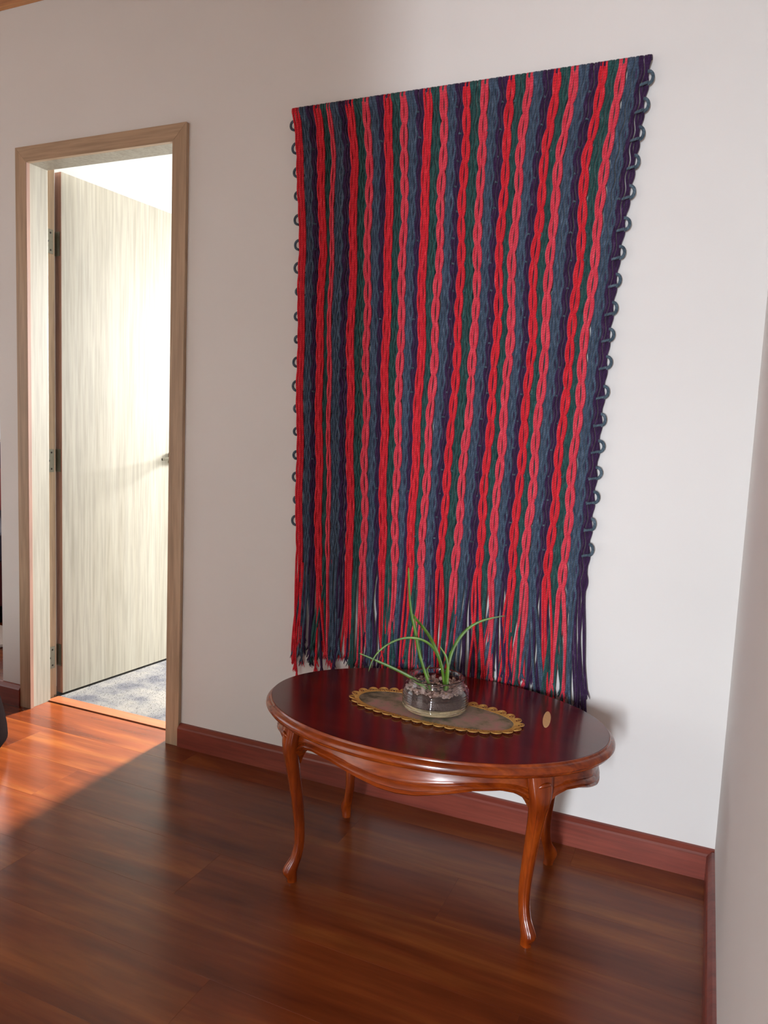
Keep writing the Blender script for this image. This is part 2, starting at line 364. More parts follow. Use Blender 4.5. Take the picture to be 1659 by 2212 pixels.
LW, LT = 0.665, 0.036
def leaf_box(name, s0, s1, t0, t1, z0, z1, m, bev=0.0):
    bm = bmesh.new(); box_bm(bm, s0, s1, t0, t1, z0, z1, bev)
    for v in bm.verts: v.co = Vector((HX, HY, 0))+dv*v.co.x+nv*v.co.y+Vector((0, 0, v.co.z))
    return bm_obj(name, bm, m, dr)
leaf_box('leaf', 0, LW, 0.0012, LT-.0012, 0.012, 2.066, LEAFW)
leaf_box('leaf_face', 0.0005, LW, 0, 0.0012, 0.012, 2.066, LEAFW)
leaf_box('leaf_face', 0.0005, LW, LT-.0012, LT, 0.012, 2.066, LEAFW)
leaf_box('edge_band', -0.0012, -0.0002, 0, LT, 0.012, 2.066, TRIME)
for z in (1.80, 0.965, 0.17):
    h = leaf_box('hinge', -0.003, -0.0012, LT-.03, LT-.001, z-.045, z+.045, STEEL)
    P = Vector((HX, HY, 0))+dv*-0.004+nv*(LT+.001)
    k = [tube_data([(P.x-.000, P.y-.006, z-.045), (P.x, P.y-.006, z+.045)], [.0055, .0055], 12)]
    tubes('hinge_barrel', k, STEEL, h)
    fl_ = box('hinge_leaf', (-2.4642, -2.4625, 0.092, 0.122, z-.045, z+.045), STEEL, tr)
    for q, yq in ((-.032, .110), (0, .098), (.032, .110)):
        lathe('screw', [(0, .0012), (.0035, .0010), (.004, 0)], mat_plain('dark_screw', srgb(60, 56, 52), .5, .8) if (z > 1.7 and q < -.03) else bpy.data.materials.get('dark_screw'), fl_, 10)
        s = fl_.children[-1]; s.rotation_euler = (0, PI/2, 0); s.location = (-2.4625, yq, z+q)
hd = leaf_box('handle_rose', 0.575, 0.625, -0.008, 0, 0.945, 0.995, STEEL, 0.006)
c0 = Vector((HX, HY, 0))+dv*0.60+Vector((0, 0, 0.972))
pts = [c0-nv*.006, c0-nv*.035, c0-nv*.048-dv*.010, c0-nv*.052-dv*.04, c0-nv*.050-dv*.085+Vector((0, 0, -.004)), c0-nv*.044-dv*.105+Vector((0, 0, -.006))]
tubes('lever', [tube_data([tuple(p) for p in pts], [.009, .0085, .0085, .008, .0075, .006], 12, 'f')], STEEL, hd)
box('door_closing_pad', (-2.478, -2.462, .118, .128, .001, .012), STEEL, tr)

# ------------------------------------------------------------------ wall hanging
WH = empty('wall_hanging')
tag(WH, 'long woven yarn wall hanging striped red, teal, slate and purple with a bottom fringe', 'wall hanging')
ZT = 2.090; YR = -0.014
rows = {'t': [640, 687, 712, 758, 792, 839, 872, 925, 960, 1012, 1051, 1107, 1146, 1205, 1244, 1308, 1349, 1404],
        340: [650, 695, 721, 766, 799, 842, 876, 923, 958, 1004, 1040, 1093, 1124, 1179, 1210, 1267, 1308, 1372],
        550: [654, 698, 717, 764, 795, 840, 871, 914, 949, 996, 1032, 1080, 1108, 1156, 1188, 1253, 1286, 1336],
        745: [650, 691, 712, 758, 793, 834, 866, 911, 940, 990, 1025, 1073, 1102, 1149, 1178, 1233, 1263, 1312],
        1160: [647, 689, 710, 757, 787, 827, 854, 889, 914, 956, 989, 1039, 1067, 1112, 1140, 1191, 1224, 1273]}
NK = 18
keys = []
for i in range(NK):
    kk = []
    for r_, xs in rows.items():
        px = xs[i]; py = (238-0.1397*(px-632)) if r_ == 't' else r_
        p = on_y(px, py, YR); kk.append((p.z, p.x))
    kk.sort(); z = np.array([a for a, b in kk]); x = np.array([b for a, b in kk])
    keys.append((z, x))
def cx(i, z):                                        # centre of red stripe i (17 = right edge) at height z
    zz, xx = keys[i]; f = np.interp(z, zz, xx)
    lo = zz[0]; sl = (xx[1]-xx[0])/(zz[1]-zz[0]); return np.where(z < lo, xx[0]+sl*np.minimum(0, z-lo)*0.5, f)
ZS = np.linspace(ZT, 0.30, 3)
T = 0.0705
stripes = []   # (material key, centre function, width function, kind)
for i in range(17):
    a = (i % 2 == 1)
    wfun = (lambda w: (lambda z: np.full_like(z, w)))({0: .022}.get(i, .025 if (a and i < 9) else .0225 if i != 2 else .011))
    stripes.append(('RA' if (a or i == 0) else 'RB', (lambda i: lambda z: cx(i, z))(i), wfun, i))
def gap(i):
    L = lambda z: cx(i, z)+(.0115 if i != 2 else .006); Rr = lambda z: cx(i+1, z)-(.0120 if i+1 not in (2,) else .006)
    if i == 16: Rr = lambda z: cx(17, z)
    return L, Rr
for i in range(17):
    L, Rr = gap(i)
    if i % 2 == 1:                                   # teal between the reds of one group
        stripes.append(('G', (lambda L, R: lambda z: (L(z)+R(z))/2)(L, Rr), (lambda L, R: lambda z: np.maximum(R(z)-L(z), .012))(L, Rr), i))
    else:
        stripes.append(('B', (lambda L, R: lambda z: L(z)*.74+R(z)*.26)(L, Rr), (lambda L, R: lambda z: np.maximum((R(z)-L(z))*.44, .012))(L, Rr), i))
        stripes.append(('P', (lambda L, R: lambda z: L(z)*.24+R(z)*.76)(L, Rr), (lambda L, R: lambda z: np.maximum((R(z)-L(z))*.52, .013))(L, Rr), i))
MATS = {'RA': RED_A, 'RB': RED_B, 'G': TEAL, 'B': BLUE, 'P': PURP}
NM = {'RA': 'red_strand', 'RB': 'coral_strand', 'G': 'teal_strand', 'B': 'slate_strand', 'P': 'purple_strand'}
def tail(x0, y0, z0, zend, dx, r, n=14, flare=True, ybase=None):
    t = np.linspace(0, 1, n+1)[1:]
    z = z0+(zend-z0)*t
    x = x0+dx*t**1.2+rng.normal(0, .0035)*np.sin(t*PI*rng.uniform(1, 2.2))
    yb = y0 if ybase is None else ybase
    y = y0+(yb-y0)*t+rng.normal(0, .001)*np.sin(t*PI)
    R = np.full(n, min(r, .0042)*1.02)
    return x, y, z, R
def knot_tip(p, r, mat_r=1.7):
    """frayed tuft at the end of a tail: short splayed filaments"""
    out = []
    for k in range(7):
        a = rng.uniform(0, 2*PI); s = rng.uniform(.003, .010)
        q = np.array([p, p+np.array([s*math.cos(a)*.5, s*math.sin(a)*.25, -.010]), p+np.array([s*math.cos(a)*1.2, s*math.sin(a)*.45, -rng.uniform(.018, .03)])])
        q[:, 1] = np.minimum(q[:, 1], -.003)
        out.append(tube_data(q, [r*.75, r*.6, r*.18], 5, 'z'))
    return out
def strand(key, cfun, offs, r, yoff, zend_w, name, wob, back=False, phase=0.0):
    """one yarn from the rod down through the weave and out as a fringe tail"""
    n = 21*9
    z = np.linspace(ZT-.012, zend_w, n)
    x = cfun(z)+offs(z); y = np.full(n, YR+.002)+yoff(z)
    top_blend = np.clip((ZT-.012-z)/.03, 0, 1)
    y = (YR-.009)*(1-top_blend)+y*top_blend
    # wrap over the rod
    tw = np.linspace(PI*.98, PI*0.08, 7)
    xw = np.full(7, x[0]); yw = YR-.000+(-.0095)*np.cos(tw-PI)*-1*0+(-.0095)*(-np.cos(tw)); yw = YR+.0095*np.cos(tw)*1.0
    zw = ZT-.008+.0095*np.sin(tw)
    xw, yw, zw = xw[::-1], yw[::-1], zw[::-1]
    yw = np.clip(yw, YR-.0095, -.0035)
    X_ = np.concatenate([xw, x]); Y_ = np.concatenate([yw, y]); Z_ = np.concatenate([zw, z]); R_ = np.full(len(X_), r)
    side = X_[-1]
    zend = rng.uniform(.385, .475)-(.0 if not back else .0)
    if back: zend -= rng.uniform(-.02, .03)
    dx = rng.normal(0, .012)+wob
    tx, ty, tz, tR = tail(X_[-1], Y_[-1], Z_[-1], zend, dx, r, 16, ybase=rng.uniform(-.022, -.008))
    X_ = np.concatenate([X_, tx]); Y_ = np.concatenate([Y_, ty]); Z_ = np.concatenate([Z_, tz]); R_ = np.concatenate([R_, tR])
    Y_ = np.minimum(Y_, -.0035)
    P = np.stack([X_, Y_, Z_], 1)
    parts = [tube_data(P, R_, 6, 'z')]
    parts += knot_tip(P[-1], r)
    return tubes(name, parts, MATS[key] if isinstance(key, str) else key, WH)
for key, cf_, wf_, idx in stripes:
    zend_w = {0: .735}.get(idx, .735-.02*(idx % 3 == 1)-.015*(idx > 9))+rng.normal(0, .006)
    wob = rng.normal(0, .014) if idx else -.004
    if key in ('RA', 'RB'):
        ph = rng.uniform(0, .35)+(0.5 if key == 'RB' else 0)
        if idx == 2: chains = [(0, .0022, .0052, 2)]
        elif key == 'RA' and idx < 9: chains = [(-.0058, .0016, .0048, 2), (.0058, .0016, .0048, 2)] if idx else [(-.0056, .0026, .0042, 2), (.0056, .0026, .0042, 2)]
        else: chains = [(0, .0034, .0106, 4)]
        for ci, (off, pin, opn, ns) in enumerate(chains):
            for s in (-1, 1):
                for q in range(ns//2):
                    p_ = ph+ci*.5; jit = rng.uniform(0, 6)
                    def offs(z, s=s, q=q, off=off, pin=pin, opn=opn, p_=p_, ns=ns, jit=jit):
                        u = (.86+.14*np.sin(z*23+jit*3))*np.abs(np.sin(PI*((ZT-z)/T+p_+.10*np.sin(z*9+jit)+.05*np.sin(z*31+jit*2))))**(.62 if ns == 4 else .8)
                        amp = pin*(1-u)+opn*u
                        up_ = np.clip((ZT-.012-z)/.045, 0, 1)
                        flat = (.0045 if ns == 2 else .0075 if q == 0 else .0026)
                        inner = amp*(1.0 if q == 0 else .50) if ns == 4 else amp
                        return off+s*(flat*(1-up_)+inner*up_)+.0022*np.sin(z*19+idx)
                    def yoff(z, s=s, q=q, p_=p_): return -.0035-.0022*np.abs(np.sin(PI*((ZT-z)/T+p_)))+(.0012 if q else 0)
                    strand(key, cf_, offs, .0036 if ns == 4 else .0038, yoff, zend_w, NM[key], wob)
        def ob(z): return 0*z
        strand(RED_A if idx == 0 else PURP if idx % 2 else TEAL, cf_, ob, .0042, lambda z: .0035+0*z, zend_w, 'backing_strand', wob, True)
        for q_ in range(2):
            zs = zend_w+.02; xs0 = float(cf_(np.array([zs]))[0])
            tx, ty, tz, tR = tail(xs0+rng.normal(0, .005), -.010, zs, rng.uniform(.37, .46), rng.normal(0, .016), .0034, 16, ybase=-.008)
            P = np.stack([tx, ty, tz], 1)
            tubes('back_fringe_tail', [tube_data(P, tR, 6)]+knot_tip(P[-1], .0034), MATS[key], WH)
    else:
        ns = 4 if key != 'P' else 4
        ph = rng.uniform(0, 1)
        for q in range(ns):
            def offs(z, q=q, ph=ph):
                wd = wf_(z)+.007; b = (q-(ns-1)/2)/ns*wd
                s = 1 if q % 2 else -1
                return b*1.0+s*wd*.085*np.cos(2*PI*((ZT-z)/T+ph+(.5 if q > 1 else 0)))
            def yoff(z, q=q, ph=ph): return (.001 if key != 'P' else .0025)-.0016*np.abs(np.sin(PI*((ZT-z)/T+ph+q*.5)))
            strand(key, cf_, offs, .0037, yoff, zend_w, NM[key], wob)
        for sb in (-1, 1):
            strand(key, cf_, (lambda sb: lambda z: sb*(wf_(z)+.008)*.27)(sb), .0050, lambda z: .0050+0*z, zend_w, 'backing_strand', wob+sb*.008, True)
# weft: horizontal yarns joined by the little loops that stick out at both sides
NW = 19; zl = 2.035; dz = 0.0712
for k in range(NW):
    z = zl-dz*k+rng.normal(0, .003)
    xa = float(cx(0, np.array([z]))[0])-.013; xb = float(cx(17, np.array([z]))[0])+.001
    xs = np.linspace(xa, xb, 260)
    y = np.full(260, -.0062)
    for i_ in range(17):
        L_, R2 = gap(i_); l_ = float(L_(np.array([z]))[0]); r_ = float(R2(np.array([z]))[0])
        if i_ % 2 == 0:
            y -= .0150*np.exp(-((xs-(l_*.25+r_*.75+rng.normal(0, .003)))/.0028)**4)*(rng.random() < .3+.6*(i_ > 7))
        if rng.random() < .15+.45*(i_ > 7): y -= .0145*np.exp(-((xs-l_)/.0018)**4)
    tilt = (xs-xa)/(xb-xa)
    zz = z+.004*np.sin(tilt*5+k)-tilt*.004
    P = np.stack([xs, np.minimum(y, -.004), zz], 1); P[0, 1] = P[-1, 1] = YR
    # left loop
    lr = .0105+rng.uniform(-.002, .003); t = np.linspace(-.15*PI, 1.15*PI, 12)
    left = np.stack([xa+.004-lr*np.abs(np.sin(t))**.8*1.35, np.full(12, YR-.002), z+.012+lr*np.cos(t)*1.15], 1) if True else None
    rr_ = .0085+rng.uniform(-.002, .003); t2 = np.linspace(0, PI*1.05, 12)
    right = np.stack([xb+.002+rr_*np.sin(t2)*1.2, np.full(12, YR-.004), zz[-1]+.015-.015*np.cos(t2)*1.0-.0], 1)
    rt_ = [tube_data(P, .0026, 6, 'x'), tube_data(left, .0040, 6, 'f'), tube_data(right, .0043, 6, 'f')]
    stub = np.stack([np.linspace(xb-.016, xb+.004, 5), np.full(5, YR-.0095), np.linspace(zz[-1]-.003, zz[-1]+.002, 5)], 1)
    rt_.append(tube_data(stub, .0036, 6, 'x'))
    tubes('weft_yarn', rt_, WEFT, WH)
# stray fringe pieces
x0 = on_y(655, 1215, -.014); x1_ = on_y(637, 1450, -.014)
t = np.linspace(0, 1, 18)
P = np.stack([x0.x+(x1_.x-x0.x)*t+.003*np.sin(t*7), np.full(18, -.016), x0.z+(x1_.z-x0.z)*t], 1); P[-2:, 0] += [.002, .006]
tubes('long_loose_strand', [tube_data(P, .0036, 6)]+knot_tip(P[-1], .0036), RED_A, WH)
rodL = on_y(633, 246, YR).x; rodR = on_y(1404, 139, YR).x
tubes('rod', [tube_data([(rodL-.002, YR, ZT-.010), (rodR+.001, YR, ZT-.010)], .0065, 14, 'x')], WHITEP, WH)
lathe('rod_end', [(0, 0), (.0068, .0004), (.0068, .004), (0, .0041)], WHITEP, WH, 14); re = WH.children[-1]; re.rotation_euler = (0, PI/2, 0); re.location = (rodL-.005, YR, ZT-.010)

# ------------------------------------------------------------------ oval table
TB = empty('oval_table'); tag(TB, 'low oval mahogany coffee table with curved legs and a scalloped apron', 'table')
TC = Vector((-0.690, -0.323)); TA, TBm = 0.433, 0.286; TR = math.radians(3.15); ZTOP = 0.440
def el(th, inset, z, extra=0.0):
    a, b = TA-inset, TBm-inset; x = a*math.cos(th); y = b*math.sin(th)
    return (TC.x+x*math.cos(TR)-y*math.sin(TR), TC.y+x*math.sin(TR)+y*math.cos(TR), z)
def el_sweep(name, prof, m, seg=128, closed_top=True, closed=False):
    bm = bmesh.new(); R = []
    for ins, z in prof: R.append([bm.verts.new(el(2*PI*i/seg, ins, z)) for i in range(seg)])
    rng_ = range(len(prof) if closed else len(prof)-1)
    for j in rng_:
        A_, B_ = R[j], R[(j+1) % len(prof)]
        for i in range(seg): bm.faces.new((A_[i], A_[(i+1) % seg], B_[(i+1) % seg], B_[i]))
    if closed_top: bm.faces.new(R[0]); bm.faces.new(R[-1])
    return bm_obj(name, bm, m, TB, True, 0.5)
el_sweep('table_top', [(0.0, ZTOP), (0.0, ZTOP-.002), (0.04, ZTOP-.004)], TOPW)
prof = [(-.0005, ZTOP-.0003), (-.0022, ZTOP-.0008), (-.0036, ZTOP-.0035), (-.0042, ZTOP-.0055), (-.0065, ZTOP-.0065), (-.0115, ZTOP-.0095), (-.0145, ZTOP-.0145), (-.0148, ZTOP-.019), (-.013, ZTOP-.0215),
        (-.0105, ZTOP-.0225), (-.0105, ZTOP-.024), (-.009, ZTOP-.0275), (-.005, ZTOP-.031), (0.001, ZTOP-.033), (0.05, ZTOP-.033), (0.05, ZTOP-.0045), (0.0003, ZTOP-.0045)]
el_sweep('edge_moulding', prof, TABW, closed_top=False, closed=True)
LT_ = [math.radians(a) for a in (-43, -137, 137, 43)]
def zlow(th):
    d = math.degrees(th) % 360
    # distance (deg) from the middle of the front/back or of an end
    df = min(abs(d-90), abs(d-270)); de = min(abs(d), abs(d-180), abs(d-360))
    if df < 47:
        return float(np.interp(df, [0, 6, 15, 24, 33, 38, 42, 44.5, 47], [.334, .337, .350, .365, .370, .364, .350, .330, .300]))
    return float(np.interp(de, [0, 7, 14, 23, 31, 36, 40, 43], [.333, .334, .343, .356, .360, .351, .330, .300]))
ths = []
seg = 288
for i in range(seg): ths.append(2*PI*i/seg)
bm = bmesh.new(); grid = []
tp = [0, .12, .30, .44, .50, .545, .58, .62, .65, .72, .80, .855, .93, 1.0]
bulge = [0.028, .0265, .0245, .0225, .0215, .0212, .0195, .0225, .0235, .0185, .0160, .0205, .0155, .0215]
for th_ in ths:
    zl_ = zlow(th_); z0 = ZTOP-.032; col = []
    for t, ins in zip(tp, bulge): col.append(bm.verts.new(el(th_, ins, z0+(zl_-z0)*t)))
    col.append(bm.verts.new(el(th_, .042, zl_))); col.append(bm.verts.new(el(th_, .042, z0)))
    grid.append(col)
nC = len(grid[0])
for i in range(seg):
    for jx in range(nC):
        bm.faces.new((grid[i][jx], grid[(i+1) % seg][jx], grid[(i+1) % seg][(jx+1) % nC], grid[i][(jx+1) % nC]))
bm_obj('apron', bm, TABW, TB, True, 0.6)
# legs: lofted rounded sections along a cabriole axis
LSEC = [  # z, outward offset of the axis, half width across, half depth (radial)
    (.408, .006, .032, .0165), (.392, .0085, .031, .0175), (.372, .0105, .029, .0185), (.352, .0105, .0265, .019), (.335, .0085, .0235, .0185), (.315, .005, .0205, .0175), (.287, .0005, .0175, .0165),
    (.25, -.006, .0155, .0158), (.20, -.0135, .0140, .0148), (.145, -.020, .0130, .0138), (.105, -.0215, .0122, .0130), (.075, -.018, .0120, .0130), (.052, -.0095, .0130, .0150),
    (.036, .000, .0150, .0185), (.026, .003, .0155, .0190), (.018, .001, .0145, .0165), (.010, -.003, .0130, .0135), (.0, -.004, .0125, .0130)]
for li, lth in enumerate(LT_):
    base = Vector(el(lth, 0.026, 0)); c = Vector((TC.x, TC.y, 0))
    out = Vector((math.cos(lth)/TA, math.sin(lth)/TBm, 0)).normalized()
    rad = (base-c).normalized(); out = (out*0.55+rad*0.45).normalized()
    out = Matrix.Rotation(TR, 3, 'Z') @ out; side = Vector((-out.y, out.x, 0))
    # dense interpolation
    za = np.array([s[0] for s in LSEC][::-1]); zz = np.concatenate([np.linspace(0, .06, 14), np.linspace(.07, .408, 34)])
    f = [np.interp(zz, za, np.array([s[k] for s in LSEC][::-1])) for k in (1, 2, 3)]
    for _ in range(2):
        for k in range(3): f[k][1:-1] = (f[k][:-2]+f[k][1:-1]*2+f[k][2:])/4
    bm = bmesh.new(); R = []; S = 36
    for z, o_, wa, wd in zip(zz, *f):
        ring = []
        for q in range(S):
            a = 2*PI*q/S; ca, sa = math.cos(a), math.sin(a)
            px_ = abs(sa)**.85*math.copysign(1, sa)*wa; rd = abs(ca)**.8*math.copysign(1, ca)*wd
            # two flutes down the outer face of the leg
            if ca > 0.3 and .02 < z < .33: rd -= .0016*max(0, math.cos((sa)*PI*2.6))**2*0 + .0030*math.exp(-((abs(sa)-.50)/.09)**2)
            ring.append(bm.verts.new(base+side*px_+out*(rd+o_)+Vector((0, 0, z))))
        R.append(ring)
    for a_, b_ in zip(R[:-1], R[1:]):
        for q in range(S): bm.faces.new((a_[q], a_[(q+1) % S], b_[(q+1) % S], b_[q]))
    bm.faces.new(R[0]); bm.faces.new(R[-1])
    lg = bm_obj('leg', bm, LEGW, TB, True, 0.9)
    # carved shell arch at the knee
    pts = []
    for t in np.linspace(-1, 1, 17):
        a = t*1.25
        pts.append(base+side*(math.sin(a)*.021)+out*(.0275-abs(math.sin(a))**2*.010)+Vector((0, 0, .374+.016*math.cos(a))))
    tubes('knee_carving', [tube_data([tuple(p) for p in pts], [.0018+.0030*math.cos(t*1.4) for t in np.linspace(-1, 1, 17)], 8, 'f')], LEGW, lg)
# rim line that follows the scallop brackets
s0, s1 = on_z(1184, 1537, ZTOP), on_z(1178, 1572, ZTOP); st = (s0+s1)/2; sv = (s1-s0)/2; sw = Vector((.0095, 0, 0))
bm = bmesh.new(); R = []
for zz_, sc in ((.0002, 1.0), (.0010, .97)):
    R.append([bm.verts.new(Vector((st.x, st.y, ZTOP+zz_))+sw*math.cos(a)*sc+sv*math.sin(a)*sc) for a in [2*PI*i/32 for i in range(32)]])
for i in range(32): bm.faces.new((R[0][i], R[0][(i+1) % 32], R[1][(i+1) % 32], R[1][i]))
bm.faces.new(R[1])
so = bm_obj('oval_sticker', bm, mat_plain('tan_sticker', srgb(226, 190, 134), .45), TB); so['label'] = 'small oval tan sticker on the table top'

# ------------------------------------------------------------------ doily runner
DL = empty('table_runner'); tag(DL, 'small oval floral runner edged with looped gold braid on the table', 'runner')
pL = on_z(760, 1498, ZTOP); pR = on_z(1132, 1577, ZTOP)
DC = (pL+pR)/2; dd = pR-pL; DA = math.atan2(dd.y, dd.x); Da = dd.length/2-.006; Db = 0.098
def mat_tapestry():
    t = NT('woven_floral_cloth'); v = t.coords((1, 1, 1)); n = t.n('ShaderNodeTexNoise', Scale=17.0, Detail=4.0, Roughness=.6); t.l(v, n.inputs['Vector'])
    c = t.ramp(n.outputs[0], [(.34, srgb(84, 82, 64)), (.45, srgb(134, 128, 106)), (.54, srgb(164, 144, 128)), (.66, srgb(182, 138, 132))])
    vo = t.n('ShaderNodeTexVoronoi', Scale=38.0); t.l(v, vo.inputs['Vector'])
    n3 = t.n('ShaderNodeTexNoise', Scale=9.0); t.l(v, n3.inputs['Vector'])
    k = t.ramp(vo.outputs['Distance'], [(.14, (1, 1, 1, 1)), (.25, (0, 0, 0, 1))])
    k2 = t.ramp(n3.outputs[0], [(.5, (0, 0, 0, 1)), (.6, (1, 1, 1, 1))]); kk = t.mix(1.0, k, k2, 'MULTIPLY')
    c = t.mix(kk, c, srgb(178, 128, 122)); t.l(c, t.b.inputs['Base Color'])
    w1 = t.n('ShaderNodeTexWave', Scale=300.0, wave_type='BANDS'); t.l(v, w1.inputs['Vector']); t.bump(w1.outputs[0], .4, .0008)
    t.b.inputs['Roughness'].default_value = .85; return t.m
def dpt(x, y, z): return (DC.x+x*math.cos(DA)-y*math.sin(DA), DC.y+x*math.sin(DA)+y*math.cos(DA), z)
ai, bi = Da-.016, Db-.014
def super_el(a, b, t, n=2.3):
    c, s = math.cos(t), math.sin(t); return (a*abs(c)**(2/n)*math.copysign(1, c), b*abs(s)**(2/n)*math.copysign(1, s))
bm = bmesh.new(); R = []
for k, (ins, z) in enumerate([(0, .0006), (0, .0018), (.005, .0024)]):
    R.append([bm.verts.new(dpt(*super_el(ai-ins, bi-ins, 2*PI*i/96), ZTOP+z)) for i in range(96)])
for a_, b_ in zip(R[:-1], R[1:]):
    for i in range(96): bm.faces.new((a_[i], a_[(i+1) % 96], b_[(i+1) % 96], b_[i]))
bm.faces.new(R[-1]); bm.faces.new(R[0])
bm_obj('cloth', bm, mat_tapestry(), DL)
# stitched gold band just inside the loops
t = np.linspace(0, 2*PI, 241)
band = [tube_data([dpt(*super_el(ai+o, bi+o, u), ZTOP+.0022) for u in t], .0011, 6, 'f') for o in (-.002, .0005, .003)]
tk = []
for u in np.linspace(0, 2*PI, 150, endpoint=False):
    a_ = super_el(ai-.006, bi-.006, u); b_ = super_el(ai+.005, bi+.005, u)
    tk.append(tube_data([dpt(*a_, ZTOP+.0028), dpt(*b_, ZTOP+.0034)], .0008, 4, 'f'))
gb = tubes('gold_band', band+tk, GOLD, DL)
# loops
acc = [0.0]; uu = np.linspace(0, 2*PI, 1441); pe = [super_el(ai+.004, bi+.004, u) for u in uu]
for p, q in zip(pe[:-1], pe[1:]): acc.append(acc[-1]+math.hypot(q[0]-p[0], q[1]-p[1]))
NLOOP = int(round(acc[-1]/.0275)); step = acc[-1]/NLOOP
for k in range(NLOOP):
    s = (k+.5)*step; i = int(np.searchsorted(acc, s)); p = np.array(pe[i]); q = np.array(pe[(i+3) % 1440]); tg = (q-p)/np.linalg.norm(q-p); nn = np.array([tg[1], -tg[0]])
    cords = []
    for c_, rr in enumerate((.0052, .0090, .0122)):
        P = []
        for a in np.linspace(-.55, PI+.55, 16):
            v2 = p+tg*(rr*math.cos(a)*1.02)+nn*(rr*math.sin(a)*1.15+.001)
            P.append(dpt(v2[0], v2[1], ZTOP+.0020+.0022*math.sin(max(0, min(PI, a)))+.0006*c_))
        cords.append(tube_data(P, .00125, 5, 'f'))
    tubes('gold_loop', cords, GOLD, DL)

# ------------------------------------------------------------------ jar planter
JZ = ZTOP+.0045
jc = Vector((-0.681, -0.330, JZ)); RJ = 0.0835
JP = empty('jar_planter'); tag(JP, 'squat glass jar of layered sand, soil and pebbles growing green blades', 'planter')
def mat_glass():
    t = NT('clear_glass'); b = t.b; b.inputs['Transmission Weight'].default_value = 1.0; b.inputs['Roughness'].default_value = 0.04
    b.inputs['IOR'].default_value = 1.45; b.inputs['Base Color'].default_value = (.985, .99, .99, 1)
    v = t.coords((1, 1, 60)); n = t.n('ShaderNodeTexNoise', Scale=1.5); t.l(v, n.inputs['Vector']); t.bump(n.outputs[0], .05, .0006); return t.m
oprof = [(0, 0), (.066, 0), (.074, .002), (.080, .008), (.0825, .016), (.0835, .028), (.0835, .046), (.0825, .054), (.078, .061), (.072, .066), (.0695, .069), (.0690, .078), (.0705, .081), (.0705, .0835), (.0685, .085),
         (.0660, .0835), (.0665, .078), (.0665, .069), (.073, .062), (.0792, .055), (.0815, .047), (.0820, .028), (.0808, .016), (.078, .009), (.066, .003), (0, .003)]
ridge = [(.0832+.00042*math.sin((z_-.012)*2*PI/.0062), z_) for z_ in np.arange(.014, .0525, .00062)]
oprof = oprof[:4]+ridge+oprof[7:]
lathe('glass_jar', oprof, mat_glass(), JP, 72, jc, 1.2)
def mat_grain(name, c1, c2, sc):
    t = NT(name); v = t.coords(); n = t.n('ShaderNodeTexVoronoi', Scale=sc); t.l(v, n.inputs['Vector'])
    t.l(t.ramp(n.outputs['Distance'], [(.1, c2), (.7, c1)]), t.b.inputs['Base Color']); t.b.inputs['Roughness'].default_value = .95
    t.bump(n.outputs['Distance'], .8, .001); return t.m
def disc_layer(name, z0, z1, r0, m, wav):
    bm = bmesh.new(); S = 72; R = []
    for t_, rr, zz_ in ((0, r0-.003, z0), (0, r0, z0+.002), (1, r0, z1-.001), (1, r0-.004, z1), (1, r0*.5, z1)):
        R.append([bm.verts.new((jc.x+rr*math.cos(a), jc.y+rr*math.sin(a), jc.z+zz_+(t_*wav*math.sin(a*2+1.1)+t_*wav*.5*math.sin(a*5)))) for a in [2*PI*i/S for i in range(S)]])
    for a_, b_ in zip(R[:-1], R[1:]):
        for i in range(S): bm.faces.new((a_[i], a_[(i+1) % S], b_[(i+1) % S], b_[i]))
    bm.faces.new(R[0]); bm.faces.new(R[-1]); return bm_obj(name, bm, m, JP, True, .8)
disc_layer('sand_layer', .0052, .0195, .0785, mat_grain('cream_sand', srgb(236, 216, 174), srgb(206, 182, 140), 900), .0014)
disc_layer('soil_layer', .0212, .0430, .0803, mat_grain('dark_potting_soil', srgb(112, 94, 88), srgb(62, 46, 44), 500), .001)
# pebbles: one irregular heap in a ring
ico = bmesh.new(); bmesh.ops.create_icosphere(ico, subdivisions=1, radius=1.0); IV = np.array([v.co[:] for v in ico.verts]); IF = [[v.index for v in f.verts] for f in ico.faces]; ico.free()
V = []; Fc = []
for k in range(330):
    a = rng.uniform(0, 2*PI); rr = rng.uniform(.012, .0745)**1.0 if k > 140 else rng.uniform(.058, .0775)
    lim = .0775
    zc = .0470+.009*(rr/.074)+rng.uniform(-.002, .0045); sz = rng.uniform(.0028, .0056)
    rr = min(rr, lim-sz*.7)
    if rr < .030 and rng.random() < .55: continue
    sc = np.array([sz*rng.uniform(.7, 1.25), sz*rng.uniform(.7, 1.2), sz*rng.uniform(.6, 1.0)])
    th1, th2 = rng.uniform(0, 2*PI, 2); Rm = np.array([[math.cos(th1), -math.sin(th1), 0], [math.sin(th1), math.cos(th1), 0], [0, 0, 1]])@np.array([[1, 0, 0], [0, math.cos(th2), -math.sin(th2)], [0, math.sin(th2), math.cos(th2)]])
    P = (IV*(1+rng.normal(0, .12, (len(IV), 1))))*sc@Rm.T+np.array([jc.x+rr*math.cos(a), jc.y+rr*math.sin(a), jc.z+zc])
    o0 = len(V); V += P.tolist(); Fc += [[o0+i for i in f] for f in IF]
tP = NT('pink_grey_pebbles'); tcv = tP.coords(); vv = tP.n('ShaderNodeTexVoronoi', Scale=110.0); tP.l(tcv, vv.inputs['Vector'])
sepc = tP.n('ShaderNodeSeparateColor'); tP.l(vv.outputs['Color'], sepc.inputs[0])
tP.l(tP.ramp(sepc.outputs[0], [(.0, srgb(136, 112, 106)), (.35, srgb(182, 158, 152)), (.7, srgb(212, 194, 188)), (1.0, srgb(196, 168, 138))]), tP.b.inputs['Base Color']); tP.b.inputs['Roughness'].default_value = .8
